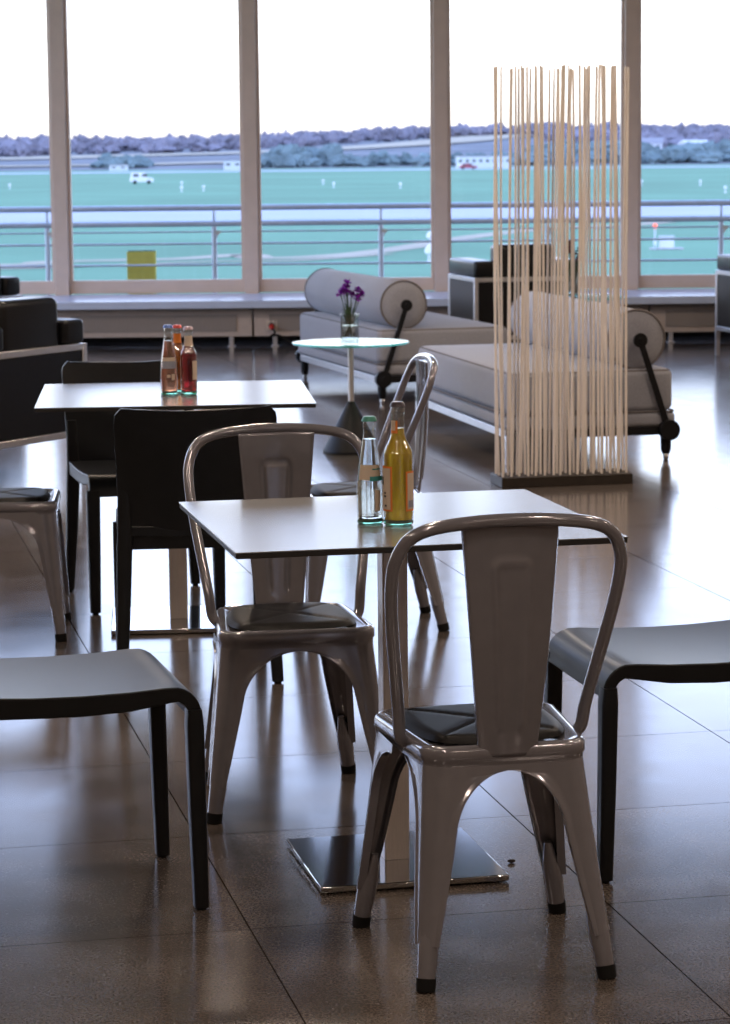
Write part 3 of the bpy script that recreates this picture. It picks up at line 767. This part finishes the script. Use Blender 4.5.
MB().box((0, .06, .375), (.250, .012, .75), Matrix.Rotation(-.10, 3, 'X')).build('back_panel', MAT['yellow'], t, bevel=.004)
MB().tube([(-.12, 0, .745), (.12, 0, .745)], .010, 10).build('hinge', MAT['blackmetal'], t)

# ------------------------------------------------------------------ outside: airfield
GZ = -4.4
def hz(x, y):   # terrain height
    if y < 900: return GZ
    u = min(1, (y-900)/800); u = u*u*(3-2*u)
    return GZ+u*(11.0+2.5*math.sin(x*.006+.6)+1.5*math.sin(x*.017))
rows = []
for y in [25.2, 60, 120, 250, 400, 600, 800, 900]+[900+50*k for k in range(1, 30)]:
    rows.append([(x, y, hz(x, y)) for x in [-1600+80*k for k in range(41)]])
struct('ground_airfield', MB().grid([r for r in rows if r[0][1] <= 900]), MAT['grass'], smooth=60)
struct('ground_hillside', MB().grid([r for r in rows if r[0][1] >= 900]), MAT['hill'], smooth=60)
struct('ground_left', MB().grid([[(-1600, -600, GZ-.02), (-8, -600, GZ-.02)], [(-1600, 25.2, GZ-.02), (-8, 25.2, GZ-.02)]]), MAT['grass'], smooth=0)
struct('road_runway', MB().box((0, 0, 0), (2000, 48, .02)), MAT['runway'], smooth=0)
bpy.data.objects['road_runway'].location = (0, 255, GZ+.02)
struct('road_taxiway', MB().box((0, 0, 0), (2000, 45, .02)), MAT['runway'], smooth=0)
bpy.data.objects['road_taxiway'].location = (0, 800, GZ+.02)
def strip(name, pts, w, zo, m):
    P = catmull(pts, 10); rws = []
    for i, p in enumerate(P):
        d = (P[min(i+1, len(P)-1)]-P[max(i-1, 0)]); nrm = Vector((-d.y, d.x, 0)).normalized()
        a = p+nrm*w/2; b_ = p-nrm*w/2
        rws.append([(a.x, a.y, hz(a.x, a.y)+zo), (b_.x, b_.y, hz(b_.x, b_.y)+zo)])
    return struct(name, MB().grid(rws), m, smooth=60)
strip('path_tan_streak', [(-40, 141, 0), (-19.7, 143, 0), (-17, 147, 0), (-10.4, 149, 0), (-7, 154, 0), (-5.6, 149, 0), (-2, 151, 0), (1.8, 160, 0), (7.9, 183, 0), (14.7, 200, 0), (21, 206, 0), (31, 226, 0), (60, 255, 0)], 2.2, .03, MAT['tan'])  # curved tan ribbon laid across the grass
strip('path_tan_streak', [(-40, 137, 0), (-19.7, 138, 0), (-14, 141, 0), (-8, 145, 0), (-4, 145, 0), (1.5, 153, 0)], 1.2, .035, MAT['tan'])  # second, narrower tan ribbon
strip('land_field_strip', [(-320, 1170, 0), (-167, 1210, 0), (-116, 1260, 0), (-50, 1290, 0), (0, 1335, 0), (40, 1400, 0), (72, 1500, 0), (90, 1580, 0)], 50, .5, MAT['tan'])
strip('land_field_strip', [(-320, 1010, 0), (-150, 1030, 0), (-90, 1045, 0), (-48, 1080, 0)], 34, .5, MAT['tan'])

# trees: nobody could count them
def wood(name, m, spots, label):
    b = MB(); rnd = random.Random(len(spots))
    import bmesh
    bm = bmesh.new(); bmesh.ops.create_icosphere(bm, subdivisions=2, radius=1); bv = [v.co.copy() for v in bm.verts]; bf = [tuple(v.index for v in f.verts) for f in bm.faces]; bm.free()
    for x, y, r, h in spots:
        z = hz(x, y); o = len(b.v); ph = rnd.uniform(0, 6)
        for v in bv:
            k = 1+.22*math.sin(5*v.x+ph)*math.cos(4*v.y+ph)+.42*rnd.uniform(-1, 1)
            b.v.append((x+v.x*r*k, y+v.y*r*k, z+h*.5+v.z*h*.55*k))
        b.f += [tuple(o+i for i in f) for f in bf]
    o = b.build(name, m, smooth=0); tag(o, label, 'trees', kind='stuff'); return o
rnd = random.Random(4)
near = [(rnd.uniform(-38, 420), rnd.uniform(930, 985), rnd.uniform(2.0, 4.2), rnd.uniform(2.2, 4.4)) for _ in range(420)]
near += [(rnd.uniform(-96, -80), rnd.uniform(960, 1000), rnd.uniform(2, 4), rnd.uniform(3.0, 5.0)) for _ in range(24)]
near += [(rnd.uniform(-36, -10), rnd.uniform(1000, 1060), rnd.uniform(2, 4.5), rnd.uniform(4, 7.0)) for _ in range(40)]
near += [(rnd.uniform(70, 420), rnd.uniform(1000, 1160), rnd.uniform(2, 5), rnd.uniform(3, 6.5)) for _ in range(420)]
near = [q for q in near if not (108 < q[0] < 162 and q[1] > 1090)]
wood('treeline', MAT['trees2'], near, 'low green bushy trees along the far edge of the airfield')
def strip_y(x): return 1235+(x+167)*.75 if x < -50 else 1320+(x+50)*1.55
top = [(rnd.uniform(-560, 560), rnd.uniform(1200, 1660), rnd.uniform(2, 5), rnd.uniform(3, 7.0)) for _ in range(2600)]
top = [q for q in top if (q[1] > strip_y(q[0])+40 or q[0] > 95) and not (105 < q[0] < 165 and 1140 < q[1] < 1215)]
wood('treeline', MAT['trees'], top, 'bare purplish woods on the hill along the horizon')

# buildings and vehicles far out on the field
def building(name, label, loc, rz, w, d, h, nwin, roof='flat', group=None):
    t = thing(name, label, 'building', loc, rz, group)
    MB().box((0, 0, h/2), (w, d, h)).build('walls', MAT['bwhite'], t, smooth=0)
    if roof == 'flat': MB().box((0, 0, h+.12), (w+.4, d+.4, .24)).build('roof', MAT['broof'], t, smooth=0)
    else:
        r = MB(); o = 0; a = w/2+.4; c = d/2+.4; hh = h+w*.16
        r.v += [(-a, -c, h), (a, -c, h), (a, c, h), (-a, c, h), (-a, 0, hh), (a, 0, hh)]
        r.f += [(0, 1, 5, 4), (2, 3, 4, 5), (0, 4, 3), (1, 2, 5), (3, 2, 1, 0)]
        r.build('roof', MAT['bwhite'] if roof == 'white' else MAT['broof'], t, smooth=0)
    for i in range(nwin):
        MB().box((-w/2+w*(i+.5)/nwin, -d/2-.03, h*.62), (w/nwin*.42, .08, h*.22)).build('window', MAT['bwin'], t, smooth=0)
building('hangar_building', 'long white building with a row of dark windows behind the divider, on the airfield edge', (38.5, 845, GZ), 1, 17, 9, 3.6, 8)
building('field_building', 'pale flat building at the field edge, left of the second window post', (-39.5, 850, GZ), 2, 8.5, 6, 3.0, 3)
building('field_building', 'low pale shed at the field edge, left of centre in the second window', (-80, 880, GZ), 2, 6, 4, 1.8, 2)
building('hillside_house', 'white roofed house on the hillside in the rightmost window', (147, 1180, hz(147, 1180)), 25, 12, 8, 3.0, 3, 'white')
building('hillside_house', 'grey roofed house on the hillside beside the rightmost window post', (126, 1190, hz(126, 1190)), -8, 16, 8, 3.2, 4, 'gable')
def vehicle(name, label, loc, rz, m, L, H_, van):
    t = thing(name, label, 'vehicle', loc, rz)
    w = 1.9; hb = H_*.55
    body = [(-L/2, .35), (L/2, .35), (L/2, hb*.9), (L/2-.3, hb), (-L/2+.1, hb), (-L/2, hb*.8)]
    cab = [(-L/2+.15, hb), (L/2-(1.1 if van else 1.3), hb), (L/2-(1.6 if van else 1.9), H_), (-L/2+(.25 if van else .9), H_)]
    MB().grid([[(x, -w/2, z) for x, z in body], [(x, w/2, z) for x, z in body]], close_u=True, cap=True).build('body', MAT[m], t, smooth=0, bevel=.05)
    MB().grid([[(x, -w/2+.08, z) for x, z in cab], [(x, w/2-.08, z) for x, z in cab]], close_u=True, cap=True).build('cabin', MAT[m], t, smooth=0, bevel=.05)
    for xx in (-.25, .12):
        MB().box((xx*L, -w/2+.07, hb+(H_-hb)*.5), (L*.22, .06, (H_-hb)*.55)).build('window', MAT['bwin'], t, smooth=0)
    for x in (-L*.3, L*.3):
        for sy in (-1, 1): MB().tube([(x, sy*(w/2-.12), .34), (x, sy*(w/2+.02), .34)], .34, 16).build('wheel', MAT['rubber'], t)
vehicle('service_van', 'white service van on the grass in the second window', (-41.6, 505, GZ+.02), 8, 'carwhite', 4.4, 2.1, True)
vehicle('red_car', 'red car parked before the white airfield building', (31.5, 790, GZ+.04), 4, 'carred', 5.2, 1.7, False)
# field markers
t = thing('windsock_pole', 'short pole with a red light on the grass in the rightmost window', 'marker', (17.10, 155.5, GZ))
MB().tube([(0, 0, 0), (0, 0, 1.25)], .05, 8).build('pole', MAT['bwhite'], t)
MB().lathe([(0, 1.25), (.13, 1.27), (.15, 1.4), (.08, 1.52), (0, 1.54)], seg=10).build('lamp', MAT['lampred'], t)
MB().box((0, 0, .45), (.20, .16, .34)).build('switch_box', MAT['carwhite'], t, bevel=.02)
t = thing('equipment_cabinet', 'white equipment box on the grass beside the red-lit pole', 'cabinet', (17.85, 156.2, GZ))
MB().box((0, 0, .42), (.86, .5, .66)).build('housing', MAT['carwhite'], t, bevel=.03)
MB().box((0, 0, .05), (1.9, 1.2, .1)).build('plinth', MAT['concrete'], t, bevel=.02)
MB().box((0, -.02, .77), (.92, .58, .05)).build('lid', MAT['bwhite'], t, bevel=.01)
t = thing('marker_pole', 'pole with a red light on the grass, seen through the divider', 'marker', (14.9, 170, GZ))
MB().tube([(0, 0, 0), (0, 0, 1.3)], .05, 8).build('pole', MAT['bwhite'], t)
MB().lathe([(0, 1.3), (.13, 1.32), (.15, 1.45), (.08, 1.57), (0, 1.6)], seg=10).build('lamp', MAT['lampred'], t)
def marker(i, x, y):
    t = thing('runway_light', 'small white runway light on the grass', 'light', (x, y, GZ), 0, 'runway lights in the grass')
    MB().lathe([(0, 0), (.18, 0), (.16, .1), (.06, .14), (.06, .5), (0, .5)], seg=10).build('stand', MAT['carwhite'], t)
    MB().lathe([(0, .5), (.20, .52), (.22, .72), (.12, .9), (0, .93)], seg=10).build('lamp_head', MAT['carwhite'], t)
for i, (x, y) in enumerate([(-60, 455), (-50, 440), (-27, 400), (-24, 405), (-6.8, 470), (-4.5, 430), (6, 415), (30, 360), (34, 400), (44, 420), (47, 345), (50, 350), (52, 410), (3.5, 140), (4.2, 165), (-31, 460)]):
    marker(i, x, y)

# ------------------------------------------------------------------ sky
w = bpy.data.worlds.new('sky'); bpy.context.scene.world = w; w.use_nodes = True
nt = w.node_tree; n = nt.nodes; l = nt.links
bg = n['Background']
tc = n.new('ShaderNodeTexCoord'); sp = n.new('ShaderNodeSeparateXYZ'); l.new(tc.outputs['Generated'], sp.inputs['Vector'])
r = n.new('ShaderNodeValToRGB'); e = r.color_ramp.elements
e[0].position = 0.0; e[0].color = (.20, .22, .24, 1)
e[1].position = 1.0; e[1].color = (.22, .32, .55, 1)
for p, c in ((.495, (.25, .26, .28)), (.5, (.34, .31, .285)), (.506, (.62, .58, .56)), (.518, (1.0, .97, .96)), (.54, (1.10, 1.16, 1.30)), (.57, (.92, 1.06, 1.42)), (.62, (.70, .86, 1.36)), (.70, (.44, .56, .95)), (.8, (.34, .44, .76))):
    q = r.color_ramp.elements.new(p); q.color = (*c, 1)
mr = n.new('ShaderNodeMapRange'); mr.inputs['From Min'].default_value = -1; mr.inputs['From Max'].default_value = 1
l.new(sp.outputs['Z'], mr.inputs['Value']); l.new(mr.outputs['Result'], r.inputs['Fac'])
l.new(r.outputs['Color'], bg.inputs['Color']); bg.inputs['Strength'].default_value = 2.5
# ------------------------------------------------------------------ camera
F = 2650.0; PHI = .010; H = 1.56
th = math.atan((512-150)/F)
fwd = Vector((0, math.cos(th), -math.sin(th))); up0 = Vector((0, math.sin(th), math.cos(th))); r0 = Vector((1, 0, 0))
right = math.cos(PHI)*r0-math.sin(PHI)*up0; up = math.cos(PHI)*up0+math.sin(PHI)*r0
cd = bpy.data.cameras.new('camera'); co = bpy.data.objects.new('camera', cd); C.objects.link(co)
M = Matrix((right, up, -fwd)).transposed().to_4x4(); M.translation = (0, 0, H); co.matrix_world = M
cd.sensor_fit = 'VERTICAL'; cd.sensor_height = 36; cd.sensor_width = 36; cd.lens = F*36/1024
cd.clip_end = 5000
cd.dof.use_dof = True; cd.dof.focus_distance = 5.5; cd.dof.aperture_fstop = 13
sc = bpy.context.scene; sc.camera = co
sc.view_settings.view_transform = 'Standard'; sc.view_settings.look = 'None'; sc.view_settings.gamma = 1
sc.view_settings.use_curve_mapping = False; sc.view_settings.exposure = 0.45
cy = sc.cycles
cy.max_bounces = 14; cy.transparent_max_bounces = 24; cy.transmission_bounces = 12; cy.caustics_reflective = False; cy.caustics_refractive = False
cy.sample_clamp_indirect = 4
